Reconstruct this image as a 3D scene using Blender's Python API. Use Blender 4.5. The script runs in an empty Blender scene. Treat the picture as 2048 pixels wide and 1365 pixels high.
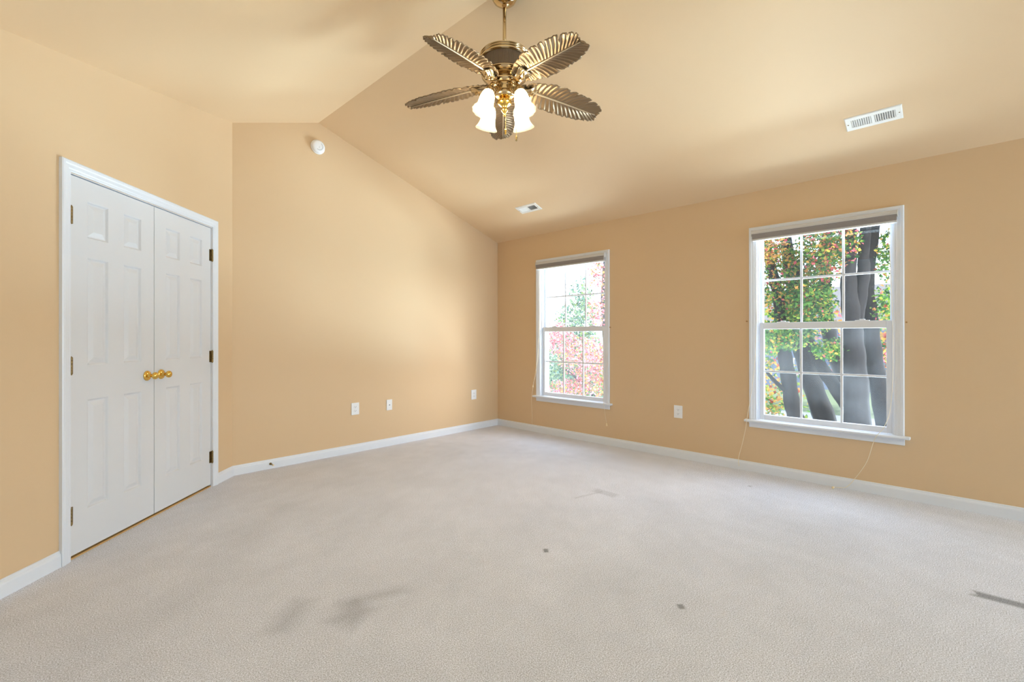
import bpy, bmesh, math, random
from math import sin, cos, pi, radians, atan2, sqrt
from mathutils import Vector, Matrix
import numpy as np

SC = bpy.context.scene
COL = SC.collection

# ------------------------------------------------------------------ camera
cd = bpy.data.cameras.new('camera')
cam = bpy.data.objects.new('camera', cd)
COL.objects.link(cam)
cd.sensor_width = 36.0
cd.lens = 932.16 / 2048 * 36.0
cd.shift_y = -8.23 / 2048
cd.clip_start = 0.02
cd.clip_end = 400
cam.location = (-4.397, -4.447, 1.172)
cam.rotation_euler = (pi / 2 + 0.0011, 0.0009, -0.8104)
SC.camera = cam

# ------------------------------------------------------------------ light, sky, exposure
SC.view_settings.view_transform = 'Standard'
SC.view_settings.look = 'None'
SC.view_settings.exposure = 0.13
SC.view_settings.gamma = 1.0
SC.view_settings.use_curve_mapping = False
SC.cycles.max_bounces = 10
SC.cycles.diffuse_bounces = 6
SC.cycles.transparent_max_bounces = 24
SC.cycles.sample_clamp_indirect = 6.0
SC.cycles.caustics_reflective = False
SC.cycles.caustics_refractive = False

SKY = 0.32            # clear part of the sky
VEIL = 4.5           # thin bright cloud
GLOW = 2.0           # hazy bright sky round the low sun, beyond the windows to the south
SUN = 18.0
REAR = 245.0          # watts of the added fill lamp behind the camera
REAR_COL = (0.60, 0.82, 1.0)
FILL_MID = 1500.0       # watts, added outdoor lamp standing in for ground bounce
FILL_COL = (0.68, 0.87, 1.0)
FILL_NEAR = 380.0  # added lamp close under the windows, aimed steeply at the ceiling
FILL_FAR = 5600.0  # added lamp farther out, for the closet wall and left slope
BULB = 230.0
w = bpy.data.worlds.new('sky'); SC.world = w; w.use_nodes = True
nt = w.node_tree
bg = nt.nodes['Background']
sky = nt.nodes.new('ShaderNodeTexSky')
sky.sky_type = 'NISHITA'
sky.sun_disc = False
sky.sun_elevation = radians(30)
sky.sun_rotation = radians(140)
sky.dust_density = 2.0
tcw = nt.nodes.new('ShaderNodeTexCoord')
dot = nt.nodes.new('ShaderNodeVectorMath'); dot.operation = 'DOT_PRODUCT'
dot.inputs[1].default_value = Vector((0.70, -0.66, 0.27)).normalized()
nt.links.new(tcw.outputs['Generated'], dot.inputs[0])
mxd = nt.nodes.new('ShaderNodeMath'); mxd.operation = 'MAXIMUM'; mxd.inputs[1].default_value = 0.0
nt.links.new(dot.outputs['Value'], mxd.inputs[0])
pw = nt.nodes.new('ShaderNodeMath'); pw.operation = 'POWER'; pw.inputs[1].default_value = 9.0
nt.links.new(mxd.outputs[0], pw.inputs[0])


def scaled(src, k, color):
    v = nt.nodes.new('ShaderNodeVectorMath'); v.operation = 'SCALE'; v.inputs['Scale'].default_value = k
    if src is None: v.inputs[0].default_value = color
    else: nt.links.new(src, v.inputs[0])
    return v.outputs[0]


def plus(a, b):
    v = nt.nodes.new('ShaderNodeVectorMath'); v.operation = 'ADD'
    nt.links.new(a, v.inputs[0]); nt.links.new(b, v.inputs[1])
    return v.outputs[0]


glow = nt.nodes.new('ShaderNodeVectorMath'); glow.operation = 'SCALE'; glow.inputs[0].default_value = (1.0 * GLOW, 0.98 * GLOW, 0.95 * GLOW)
nt.links.new(pw.outputs[0], glow.inputs['Scale'])
total = plus(plus(scaled(sky.outputs[0], SKY, None), scaled(None, VEIL, (0.72, 0.90, 1.12))), glow.outputs[0])
nt.links.new(total, bg.inputs[0])
bg.inputs[1].default_value = 1.0
w.cycles.sampling_method = 'MANUAL'
w.cycles.sample_map_resolution = 512


def lamp(name, kind, loc, energy, color, size=0.1, size_y=None, target=None, portal=False):
    d = bpy.data.lights.new(name, kind)
    o = bpy.data.objects.new(name, d)
    COL.objects.link(o)
    o.location = loc
    d.energy = energy
    d.color = color
    if kind == 'AREA':
        d.shape = 'RECTANGLE'
        d.size = size
        d.size_y = size_y or size
        d.cycles.is_portal = portal
    elif kind == 'SUN':
        d.angle = size
    else:
        d.shadow_soft_size = size
    if target is not None:
        o.rotation_euler = (Vector(target) - Vector(loc)).to_track_quat('-Z', 'Y').to_euler()
    return o


lamp('sun', 'SUN', (0, 0, 20), SUN, (1.0, 0.95, 0.87), radians(0.6), target=(0.5, 4.2, 20 - 3.6))
# added fill lamp behind the camera; the rear wall has no opening
lamp('rear_fill_lamp', 'AREA', (-0.85, -9.36, 1.30), REAR, REAR_COL, 1.5, 2.1, target=(-2.2, 0, 1.6))
# added lamps, unseen outdoors, standing in for sunlight bounced up through the windows
lamp('outdoor_fill_mid', 'AREA', (4.6, -4.6, -2.0), FILL_MID, FILL_COL, 6.0, 1.9, target=(4.6 - .85, -4.6, -2.0 + .48))
lamp('outdoor_fill_far', 'AREA', (8.5, -3.6, -2.2), FILL_FAR, FILL_COL, 6.6, 2.4, target=(8.5 - .9, -3.6 + .05, -2.2 + .36))
lamp('outdoor_fill_near', 'AREA', (1.25, -2.6, -1.8), FILL_NEAR, FILL_COL, 6.5, 1.1, target=(1.25 - .42, -2.6, -1.8 + .90))
# the two bedroom windows: portals that guide the sky light
for yy in (-1.209, -3.660):
    lamp('window_portal', 'AREA', (0.16, yy, 1.26), 1, (1, 1, 1), 0.93, 1.6, target=(-3, yy, 1.26), portal=True)

# ------------------------------------------------------------------ helpers
def col(r, g, b):
    f = lambda c: ((c / 255) / 12.92) if c / 255 <= 0.04045 else (((c / 255) + 0.055) / 1.055) ** 2.4
    return (f(r), f(g), f(b), 1)


def mat(name, color, rough=0.5, metal=0.0, noise=None, bump=None, spec=0.5, coat=0.0):
    """noise=(scale, dark_factor); bump=(scale, strength, distance)"""
    m = bpy.data.materials.new(name); m.use_nodes = True
    n = m.node_tree; b = n.nodes['Principled BSDF']
    b.inputs['Base Color'].default_value = color
    b.inputs['Roughness'].default_value = rough
    b.inputs['Metallic'].default_value = metal
    b.inputs['Specular IOR Level'].default_value = spec
    if coat: b.inputs['Coat Weight'].default_value = coat
    tc = n.nodes.new('ShaderNodeTexCoord')
    if noise:
        t = n.nodes.new('ShaderNodeTexNoise'); t.inputs['Scale'].default_value = noise[0]; t.inputs['Detail'].default_value = 4
        n.links.new(tc.outputs['Object'], t.inputs['Vector'])
        mx = n.nodes.new('ShaderNodeMix'); mx.data_type = 'RGBA'
        mx.inputs[6].default_value = tuple(c * noise[1] for c in color[:3]) + (1,)
        mx.inputs[7].default_value = color
        n.links.new(t.outputs['Fac'], mx.inputs[0]); n.links.new(mx.outputs[2], b.inputs['Base Color'])
    if bump:
        t = n.nodes.new('ShaderNodeTexNoise'); t.inputs['Scale'].default_value = bump[0]; t.inputs['Detail'].default_value = 3
        n.links.new(tc.outputs['Object'], t.inputs['Vector'])
        bp = n.nodes.new('ShaderNodeBump'); bp.inputs['Strength'].default_value = bump[1]; bp.inputs['Distance'].default_value = bump[2]
        n.links.new(t.outputs['Fac'], bp.inputs['Height']); n.links.new(bp.outputs[0], b.inputs['Normal'])
    return m


WALL = col(216, 187, 150)
M = {}
M['wall'] = mat('tan wall paint', WALL, 0.55, bump=(260, 0.12, 0.002), spec=0.3)
M['ceiling'] = mat('tan ceiling paint', col(228, 200, 162), 0.6, bump=(260, 0.12, 0.002), spec=0.25)
M['white_bounce'] = mat('white bounce paint', col(236, 236, 236), 0.6)  # unseen walls only; white chosen to keep the bounced light neutral
M['trim'] = mat('white trim paint', col(224, 228, 236), 0.35)
M['door'] = mat('white door paint', col(216, 217, 221), 0.4)
M['vinyl'] = mat('white vinyl', col(226, 230, 238), 0.3)
M['plate'] = mat('white plastic plate', col(236, 237, 240), 0.35)
M['slot'] = mat('dark socket slot', col(90, 90, 95), 0.6)
M['dark'] = mat('dark duct', col(45, 42, 40), 0.8)
M['vent'] = mat('white enamelled steel', col(240, 240, 236), 0.4)
M['brass'] = mat('polished brass', (0.80, 0.52, 0.13, 1), 0.14, 1.0)
M['antique'] = mat('antique hinge brass', (0.36, 0.25, 0.11, 1), 0.38, 1.0, noise=(60, 0.4))
M['fanmetal'] = mat('polished antique brass', (0.62, 0.47, 0.27, 1), 0.13, 1.0)
M['fandark'] = mat('dark bronze mesh', (0.16, 0.12, 0.09, 1), 0.4, 0.7)
M['blade'] = mat('bronzed palm leaf', (0.27, 0.185, 0.108, 1), 0.36, 0.68, noise=(9, 0.72))
M['rib'] = mat('pale bronze rib', (0.62, 0.50, 0.34, 1), 0.3, 0.6)
M['shade_fabric'] = mat('grey pleated fabric', col(176, 169, 166), 0.8)
M['rail'] = mat('pale grey rail', col(205, 203, 202), 0.4)
M['cord'] = mat('ivory cord', col(232, 220, 196), 0.6)
M['ivory'] = mat('ivory plastic', col(235, 215, 175), 0.4)
M['bark'] = mat('dark bark', col(24, 21, 21), 0.9, noise=(14, 0.45), bump=(16, 0.2, 0.02), spec=0.1)
M['bark_pale'] = mat('pale grey bark', col(26, 24, 26), 0.9, noise=(10, 0.5), bump=(16, 0.2, 0.02), spec=0.1)
M['wood_edge'] = mat('bare wood strip', col(196, 158, 100), 0.7)


def shadeglass():
    """thin frosted lamp glass: lets part of the bulb's light straight through, scatters the rest"""
    m = bpy.data.materials.new('frosted lamp glass'); m.use_nodes = True
    n = m.node_tree; n.nodes.clear(); L = n.links.new
    out = n.nodes.new('ShaderNodeOutputMaterial')
    tr = n.nodes.new('ShaderNodeBsdfTransparent'); tr.inputs[0].default_value = (1.0, 0.97, 0.90, 1)
    tl = n.nodes.new('ShaderNodeBsdfTranslucent'); tl.inputs[0].default_value = (0.95, 0.82, 0.58, 1)
    d = n.nodes.new('ShaderNodeBsdfPrincipled'); d.inputs['Base Color'].default_value = (0.9, 0.84, 0.70, 1); d.inputs['Roughness'].default_value = 0.25
    m1 = n.nodes.new('ShaderNodeMixShader'); m1.inputs[0].default_value = 0.45; L(tl.outputs[0], m1.inputs[1]); L(d.outputs[0], m1.inputs[2])
    m2 = n.nodes.new('ShaderNodeMixShader'); m2.inputs[0].default_value = 0.62; L(tr.outputs[0], m2.inputs[1]); L(m1.outputs[0], m2.inputs[2])
    L(m2.outputs[0], out.inputs[0])
    return m


def emitter(name, color, strength):
    m = bpy.data.materials.new(name); m.use_nodes = True
    n = m.node_tree; n.nodes.clear()
    out = n.nodes.new('ShaderNodeOutputMaterial')
    e = n.nodes.new('ShaderNodeEmission'); e.inputs[0].default_value = color; e.inputs[1].default_value = strength
    n.links.new(e.outputs[0], out.inputs[0])
    return m


M['shade'] = shadeglass()
M['bulb'] = emitter('lit bulb', (1.0, 0.90, 0.66, 1), BULB)


def glass(name, haze, smear):
    """window glass: clear, slightly reflective, with a dusty film that also puts glare haze into the view"""
    m = bpy.data.materials.new(name); m.use_nodes = True
    n = m.node_tree; n.nodes.clear(); L = n.links.new
    out = n.nodes.new('ShaderNodeOutputMaterial')
    tr = n.nodes.new('ShaderNodeBsdfTransparent'); tr.inputs[0].default_value = (0.97, 0.98, 0.98, 1)
    gl = n.nodes.new('ShaderNodeBsdfGlossy'); gl.inputs['Roughness'].default_value = 0.02
    tl = n.nodes.new('ShaderNodeBsdfTranslucent'); tl.inputs[0].default_value = (0.92, 0.95, 1.0, 1)
    lf = n.nodes.new('ShaderNodeLayerWeight'); lf.inputs[0].default_value = 0.5
    lp = n.nodes.new('ShaderNodeMath'); lp.operation = 'POWER'; lp.inputs[1].default_value = 5.0; L(lf.outputs['Facing'], lp.inputs[0])
    lw = n.nodes.new('ShaderNodeMapRange'); lw.inputs[3].default_value = 0.035; lw.inputs[4].default_value = 0.9; L(lp.outputs[0], lw.inputs[0])
    m1 = n.nodes.new('ShaderNodeMixShader'); L(lw.outputs[0], m1.inputs[0]); L(tr.outputs[0], m1.inputs[1]); L(gl.outputs[0], m1.inputs[2])
    tc = n.nodes.new('ShaderNodeTexCoord')
    no = n.nodes.new('ShaderNodeTexNoise'); no.inputs['Scale'].default_value = 2.6; no.inputs['Detail'].default_value = 5
    L(tc.outputs['Object'], no.inputs['Vector'])
    mr = n.nodes.new('ShaderNodeMapRange')
    mr.inputs[1].default_value = 0.42; mr.inputs[2].default_value = 0.72
    mr.inputs[3].default_value = haze; mr.inputs[4].default_value = haze + smear
    L(no.outputs['Fac'], mr.inputs[0])
    m2 = n.nodes.new('ShaderNodeMixShader'); L(mr.outputs[0], m2.inputs[0]); L(m1.outputs[0], m2.inputs[1]); L(tl.outputs[0], m2.inputs[2])
    L(m2.outputs[0], out.inputs[0])
    return m


M['glass_clear'] = glass('window glass', 0.002, 0.003)
M['glass_dust_haze'] = glass('dusty hazed window glass', 0.003, 0.014)
M['glass_haze'] = glass('sun hazed window glass', 0.015, 0.006)  # whitening film: the bright haze is put into the glass


def leafmat(name, color, trans=0.55):
    m = bpy.data.materials.new(name); m.use_nodes = True
    n = m.node_tree; n.nodes.clear()
    out = n.nodes.new('ShaderNodeOutputMaterial')
    d = n.nodes.new('ShaderNodeBsdfDiffuse'); d.inputs[0].default_value = color
    t = n.nodes.new('ShaderNodeBsdfTranslucent'); t.inputs[0].default_value = tuple(min(1, c * 1.25) for c in color[:3]) + (1,)
    mx = n.nodes.new('ShaderNodeMixShader'); mx.inputs[0].default_value = trans
    n.links.new(d.outputs[0], mx.inputs[1]); n.links.new(t.outputs[0], mx.inputs[2]); n.links.new(mx.outputs[0], out.inputs[0])
    return m


LEAF_K = {'red': 0.45, 'pink': 0.48, 'pale green': 0.4, 'blue green': 0.4, 'orange': 0.34, 'deep green': 0.26}
LEAF = {k: leafmat(k + ' leaf', tuple(v * LEAF_K.get(k, 0.30) for v in col(*c)[:3]) + (1,)) for k, c in {
    'green': (104, 160, 72), 'deep green': (62, 116, 62), 'lime': (178, 205, 84), 'orange': (246, 180, 96), 'yellow': (250, 205, 90),
    'red': (232, 104, 118), 'pink': (248, 170, 184), 'rust': (196, 92, 66), 'pale green': (158, 196, 140), 'blue green': (110, 160, 140)}.items()}


class MB:
    """collects geometry for ONE mesh object"""
    def __init__(self):
        self.bm = bmesh.new()

    def face(self, pts, mi=0):
        vs = [self.bm.verts.new(p) for p in pts]
        f = self.bm.faces.new(vs); f.material_index = mi
        return f

    def box(self, a, b, mi=0, bevel=0.0):
        x0, y0, z0 = (min(a[i], b[i]) for i in range(3)); x1, y1, z1 = (max(a[i], b[i]) for i in range(3))
        v = [self.bm.verts.new(p) for p in ((x0, y0, z0), (x1, y0, z0), (x1, y1, z0), (x0, y1, z0), (x0, y0, z1), (x1, y0, z1), (x1, y1, z1), (x0, y1, z1))]
        fs = [self.bm.faces.new([v[i] for i in q]) for q in ((0, 3, 2, 1), (4, 5, 6, 7), (0, 1, 5, 4), (1, 2, 6, 5), (2, 3, 7, 6), (3, 0, 4, 7))]
        for f in fs: f.material_index = mi
        if bevel:
            ed = list({e for f in fs for e in f.edges})
            r = bmesh.ops.bevel(self.bm, geom=ed, offset=bevel, segments=2, affect='EDGES', profile=0.5)
            for f in r['faces']: f.material_index = mi
        return self

    def grid(self, rows, mi=0, close_u=False, close_v=False, smooth=True):
        vs = [[self.bm.verts.new(p) for p in r] for r in rows]
        nr = len(vs); nc = len(vs[0])
        for i in range(nr if close_v else nr - 1):
            for j in range(nc if close_u else nc - 1):
                a, b, c, d = vs[i][j], vs[i][(j + 1) % nc], vs[(i + 1) % nr][(j + 1) % nc], vs[(i + 1) % nr][j]
                try:
                    f = self.bm.faces.new((a, b, c, d)); f.material_index = mi; f.smooth = smooth
                except ValueError: pass
        return vs

    def lathe(self, prof, n=32, mat4=Matrix(), mi=0, caps=True, smooth=True, scallop=None):
        rows = []
        for k, (r, z) in enumerate(prof):
            row = []
            for i in range(n):
                a = 2 * pi * i / n
                rr = r
                if scallop: rr = r * (1 + scallop[0] * (k / (len(prof) - 1)) ** 2 * cos(scallop[1] * a))
                row.append(mat4 @ Vector((rr * cos(a), rr * sin(a), z)))
            rows.append(row)
        vs = self.grid(rows, mi, close_u=True, smooth=smooth)
        if caps:
            for r, (rad, z) in ((vs[0], prof[0]), (vs[-1], prof[-1])):
                if rad > 1e-5:
                    try:
                        f = self.bm.faces.new(r); f.material_index = mi
                    except ValueError: pass
        return self

    def tube(self, pts, r, n=8, mi=0, caps=True):
        pts = [Vector(p) for p in pts]
        rs = r if isinstance(r, (list, tuple)) else [r] * len(pts)
        rows = []; up = None
        for i, p in enumerate(pts):
            t = (pts[min(i + 1, len(pts) - 1)] - pts[max(i - 1, 0)]).normalized()
            if up is None:
                up = Vector((0, 0, 1)) if abs(t.z) < 0.9 else Vector((1, 0, 0))
            u = (up - t * up.dot(t)).normalized(); v = t.cross(u); up = u
            rows.append([p + (u * cos(2 * pi * k / n) + v * sin(2 * pi * k / n)) * rs[i] for k in range(n)])
        vs = self.grid(rows, mi, close_u=True)
        if caps:
            for row in (vs[0], vs[-1]):
                try:
                    f = self.bm.faces.new(row); f.material_index = mi
                except ValueError: pass
        return self

    def sphere(self, c, r, mi=0, n=16, scale=(1, 1, 1)):
        c = Vector(c)
        prof = [(max(1e-6, sin(pi * k / 10)), -cos(pi * k / 10)) for k in range(11)]
        self.lathe(prof, n, Matrix.Translation(c) @ Matrix.Diagonal((r * scale[0], r * scale[1], r * scale[2], 1)), mi, caps=False)
        return self

    def build(self, name, mats, parent=None, recalc=True):
        bmesh.ops.remove_doubles(self.bm, verts=self.bm.verts, dist=1e-6)
        if recalc: bmesh.ops.recalc_face_normals(self.bm, faces=self.bm.faces)
        me = bpy.data.meshes.new(name)
        self.bm.to_mesh(me); self.bm.free()
        for m in (mats if isinstance(mats, (list, tuple)) else [mats]): me.materials.append(m)
        o = bpy.data.objects.new(name, me); COL.objects.link(o)
        if parent is not None: o.parent = parent
        return o


def tag(o, label=None, cat=None, group=None, kind=None):
    if label: o['label'] = label
    if cat: o['category'] = cat
    if group: o['group'] = group
    if kind: o['kind'] = kind
    return o


def empty(name, matrix):
    o = bpy.data.objects.new(name, None); COL.objects.link(o)
    o.empty_display_size = 0.1
    o.matrix_world = matrix
    return o


def frame_at(p, xa, ya):
    xa = Vector(xa).normalized(); ya = Vector(ya).normalized(); za = xa.cross(ya)
    m = Matrix((xa, ya, za)).transposed().to_4x4(); m.translation = Vector(p)
    return m


def copy_tree(o, parent=None, label=None):
    c = o.copy(); COL.objects.link(c)
    if parent is not None: c.parent = parent
    if label: c['label'] = label
    for ch in list(o.children):
        copy_tree(ch, c)
    return c


# ------------------------------------------------------------------ room dimensions (metres, measured from the photograph)
E = 2.44                       # eaves height
XR, ZR = -2.426, 3.245         # ridge line
SL = (ZR - E) / -XR            # roof pitch
XF = -3.167                    # far wall's left corner
AL = radians(45.68)            # diagonal closet wall
TL = Vector((-cos(AL), -sin(AL), 0)); NL = Vector((sin(AL), -cos(AL), 0))
P0 = Vector((XF, 0, 0))
XW = XR * 2                    # side wall
SC_END = (XW - XF) / TL.x      # length of the diagonal wall
YC = TL.y * SC_END
YB = -9.40                     # rear wall, unseen, set far back to suit the fill lamp
T = 0.15                       # wall thickness


def roof(x):
    return E - SL * x if x > XR else ZR - SL * (XR - x)


def LP(s, v, z):               # point on the diagonal wall: s along, v into the room
    return P0 + TL * s + NL * v + Vector((0, 0, z))


FR_R = lambda y, z, v=0.0: frame_at((-v, y, z), (0, 1, 0), (-1, 0, 0))      # on the window wall
FR_F = lambda x, z, v=0.0: frame_at((x, -v, z), (-1, 0, 0), (0, -1, 0))     # on the far wall
FR_L = lambda s, z, v=0.0: frame_at(LP(s, v, z), TL, NL)                    # on the diagonal wall

# ---- carpet
def carpet():
    m = bpy.data.materials.new('grey loop carpet'); m.use_nodes = True
    n = m.node_tree; b = n.nodes['Principled BSDF']; L = n.links.new
    b.inputs['Roughness'].default_value = 0.95; b.inputs['Specular IOR Level'].default_value = 0.1
    b.inputs['Sheen Weight'].default_value = 0.15
    tc = n.nodes.new('ShaderNodeTexCoord')

    def noise(scale, detail=3, rough=0.6):
        t = n.nodes.new('ShaderNodeTexNoise'); t.inputs['Scale'].default_value = scale; t.inputs['Detail'].default_value = detail
        t.inputs['Roughness'].default_value = rough
        L(tc.outputs['Object'], t.inputs['Vector']); return t.outputs['Fac']

    def rng(v, a, b_, c, d):
        r = n.nodes.new('ShaderNodeMapRange'); L(v, r.inputs[0])
        for i, q in enumerate((a, b_, c, d)): r.inputs[i + 1].default_value = q
        return r.outputs[0]

    def mul(a, b_, op='MULTIPLY'):
        q = n.nodes.new('ShaderNodeMath'); q.operation = op
        for i, s in enumerate((a, b_)):
            if isinstance(s, float): q.inputs[i].default_value = s
            else: L(s, q.inputs[i])
        return q.outputs[0]

    pile = noise(210, 2, 0.75)
    v = rng(pile, 0.32, 0.68, 0.45, 1.23)
    v = mul(v, rng(noise(2.2, 4, 0.6), 0.3, 0.7, 0.93, 1.04))
    v = mul(v, rng(noise(9.0, 4, 0.65), 0.3, 0.7, 0.95, 1.03))
    # worn and flattened marks: (x, y, length, width, angle, darkening, edge softness)
    marks = [(-1.370, -2.535, 0.20, 0.085, -93, 0.17, 0.012), (-1.49, -2.47, 0.26, 0.016, -14, 0.20, 0.012),
             (-2.414, -2.816, 0.042, 0.026, 45, 0.62, 0.006), (-2.422, -3.581, 0.036, 0.028, 45, 0.55, 0.006),
             (-1.39, -4.72, 0.43, 0.060, -88, 0.58, 0.012),
             (-3.43, -2.60, 0.15, 0.12, 20, 0.25, 0.035), (-3.30, -2.54, 0.30, 0.06, -20, 0.20, 0.03), (-3.615, -2.415, 0.22, 0.08, 40, 0.22, 0.045),
             (-0.453, -3.275, 0.022, 0.018, 0, 0.5, 0.008), (-3.9, -1.95, 0.5, 0.2, 30, 0.08, 0.15), (-3.4, -1.35, 0.8, 0.16, 45, 0.07, 0.1)]
    sep = n.nodes.new('ShaderNodeSeparateXYZ')
    L(tc.outputs['Object'], sep.inputs[0])
    wob = rng(noise(22, 2), 0.3, 0.7, -0.012, 0.012)
    for (x, y, ln, wd, ang, dk, soft) in marks:
        ca, sa = cos(radians(ang)), sin(radians(ang))
        dx = mul(sep.outputs[0], -float(x), 'ADD'); dy = mul(sep.outputs[1], -float(y), 'ADD')
        u = mul(mul(dx, ca), mul(dy, sa), 'ADD'); q = mul(mul(dx, -sa), mul(dy, ca), 'ADD')
        u = mul(mul(n_abs(n, u), -ln / 2, 'ADD'), wob if soft > 0.011 else 0.0, 'ADD'); q = mul(n_abs(n, q), -wd / 2, 'ADD')
        mx = mul(u, q, 'MAXIMUM')
        v = mul(v, rng(mx, -soft, soft, 1.0 - dk, 1.0))
    mix = n.nodes.new('ShaderNodeMix'); mix.data_type = 'RGBA'; mix.blend_type = 'MULTIPLY'; mix.inputs[0].default_value = 1.0
    mix.inputs[6].default_value = col(231, 233, 244)
    cb = n.nodes.new('ShaderNodeCombineColor'); [L(v, cb.inputs[i]) for i in range(3)]
    L(cb.outputs[0], mix.inputs[7]); L(mix.outputs[2], b.inputs['Base Color'])
    bp = n.nodes.new('ShaderNodeBump'); bp.inputs['Strength'].default_value = 0.4; bp.inputs['Distance'].default_value = 0.004
    L(pile, bp.inputs['Height']); L(bp.outputs[0], b.inputs['Normal'])
    return m


def n_abs(n, s):
    q = n.nodes.new('ShaderNodeMath'); q.operation = 'ABSOLUTE'; n.links.new(s, q.inputs[0]); return q.outputs[0]


M['carpet'] = carpet()
b = MB(); b.face([(XW - T, YB - T, 0), (T, YB - T, 0), (T, T, 0), (XW - T, T, 0)]); b.face([(XW - T, YB - T, -0.25), (XW - T, T, -0.25), (T, T, -0.25), (T, YB - T, -0.25)])
for p, q in (((XW - T, YB - T), (T, YB - T)), ((T, YB - T), (T, T)), ((T, T), (XW - T, T)), ((XW - T, T), (XW - T, YB - T))):
    b.face([(p[0], p[1], -0.25), (q[0], q[1], -0.25), (q[0], q[1], 0), (p[0], p[1], 0)])
tag(b.build('floor', M['carpet']), 'light grey loop pile carpet with worn marks', kind='structure')

# ---- ceiling: two pitched slabs meeting at the ridge
b = MB()
x0, x1 = XW - T, T
for (ya, yb) in ((YB - T, T),):
    lo = [(x0, roof(XW) - SL * T), (XR, ZR), (x1, E - SL * T)]
    up = [(x, z + 0.18) for x, z in lo]
    for k in range(2):
        (xa, za), (xb, zb) = lo[k], lo[k + 1]; (ua, va), (ub, vb) = up[k], up[k + 1]
        b.face([(xa, ya, za), (xa, yb, za), (xb, yb, zb), (xb, ya, zb)])
        b.face([(ua, ya, va), (ub, ya, vb), (ub, yb, vb), (ua, yb, va)])
        for y in (ya, yb): b.face([(xa, y, za), (xb, y, zb), (ub, y, vb), (ua, y, va)])
    b.face([(x0, ya, lo[0][1]), (x0, ya, up[0][1]), (x0, yb, up[0][1]), (x0, yb, lo[0][1])])
    b.face([(x1, ya, lo[2][1]), (x1, yb, lo[2][1]), (x1, yb, up[2][1]), (x1, ya, up[2][1])])
tag(b.build('ceiling', M['ceiling']), 'tan vaulted ceiling with two slopes and a ridge', kind='structure')


def gable(y0, y1, holes=()):
    b = MB()
    for y in (y0, y1):
        b.face([(XW - T, y, -0.2), (T, y, -0.2), (T, y, E - SL * T + .02), (XR, y, ZR + .02), (XW - T, y, roof(XW) - SL * T + .02)])
    ring = [(XW - T, -0.2), (T, -0.2), (T, E - SL * T + .02), (XR, ZR + .02), (XW - T, roof(XW) - SL * T + .02)]
    for i in range(5):
        p, q = ring[i], ring[(i + 1) % 5]
        b.face([(p[0], y0, p[1]), (q[0], y0, q[1]), (q[0], y1, q[1]), (p[0], y1, p[1])])
    return b


tag(gable(0, T).build('wall_far', M['wall']), 'tan gable end wall facing the camera', kind='structure')
tag(gable(YB, YB - T).build('wall_rear', M['white_bounce']), 'white gable wall behind the camera', kind='structure')
b = MB(); b.box((XW, YB, -0.2), (XW - T, T, E + .02))
tag(b.build('wall_side', M['white_bounce']), 'white low side wall beside the camera', kind='structure')

# window wall with two openings
WY = (-1.209, -3.660); OW = 0.466; OZ0, OZ1 = 0.435, 2.072
b = MB()
edges = [YB, WY[1] - OW, WY[1] + OW, WY[0] - OW, WY[0] + OW, T]
for k in range(5):
    a, c = edges[k], edges[k + 1]
    if k % 2 == 0: b.box((0, a, -0.2), (T, c, E + .02))
    else:
        b.box((0, a, -0.2), (T, c, OZ0)); b.box((0, a, OZ1), (T, c, E + .02))
tag(b.build('wall_right', M['wall']), 'tan wall with the two windows', kind='structure')

# diagonal closet wall with a recess for the double doors
DS0, DS1, DZ = 0.288, 1.514, 2.040
b = MB()


def lbox(b, s0, s1, v0, v1, z0, z1a, z1b=None, mi=0):
    z1b = z1a if z1b is None else z1b
    q = [LP(s0, v0, z0), LP(s1, v0, z0), LP(s1, v1, z0), LP(s0, v1, z0), LP(s0, v0, z1a), LP(s1, v0, z1b), LP(s1, v1, z1b), LP(s0, v1, z1a)]
    for f in ((0, 3, 2, 1), (4, 5, 6, 7), (0, 1, 5, 4), (1, 2, 6, 5), (2, 3, 7, 6), (3, 0, 4, 7)): b.face([q[i] for i in f], mi)


zr = lambda s: roof(XF + TL.x * s) + 0.03
lbox(b, 0, DS0, 0, -0.12, -0.1, zr(0), zr(DS0)); lbox(b, DS1, SC_END, 0, -0.12, -0.1, zr(DS1), zr(SC_END))
lbox(b, DS0, DS1, 0, -0.12, DZ, zr(DS0), zr(DS1)); lbox(b, DS0, DS1, -0.09, -0.12, -0.1, DZ)
lbox(b, DS0, DS1, 0, -0.09, -0.1, -0.002)
tag(b.build('wall_left', M['wall']), 'tan diagonal wall holding the closet doors', kind='structure')

# ------------------------------------------------------------------ trim
CAS = [(0.0, 0.0), (0.0, 0.009), (0.004, 0.011), (0.012, 0.011), (0.018, 0.014), (0.034, 0.016), (0.040, 0.019), (0.052, 0.0195), (0.0575, 0.016), (0.0575, 0.0)]


def casing(b, x0, x1, z0, z1, prof=CAS):
    """mitred three-sided casing round an opening, in wall coordinates (x along, y out, z up)"""
    rows = []
    for d, h in prof:
        rows.append([(x0 - d, h, z0), (x0 - d, h, z1 + d), (x1 + d, h, z1 + d), (x1 + d, h, z0)])
    b.grid(rows, smooth=False)


BASE = [(0, 0), (0.014, 0), (0.014, 0.058), (0.012, 0.066), (0.007, 0.072), (0.006, 0.080), (0.003, 0.083), (0, 0.083)]


def baseboard(name, p, q, nrm, label):
    b = MB(); p, q, nrm = Vector(p), Vector(q), Vector(nrm)
    r0 = [p + nrm * v + Vector((0, 0, z)) for v, z in BASE]; r1 = [q + nrm * v + Vector((0, 0, z)) for v, z in BASE]
    b.grid([r0, r1], close_u=True, smooth=False); b.face(r0); b.face(r1[::-1])
    return tag(b.build(name, M['trim']), label, kind='structure')


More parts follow.
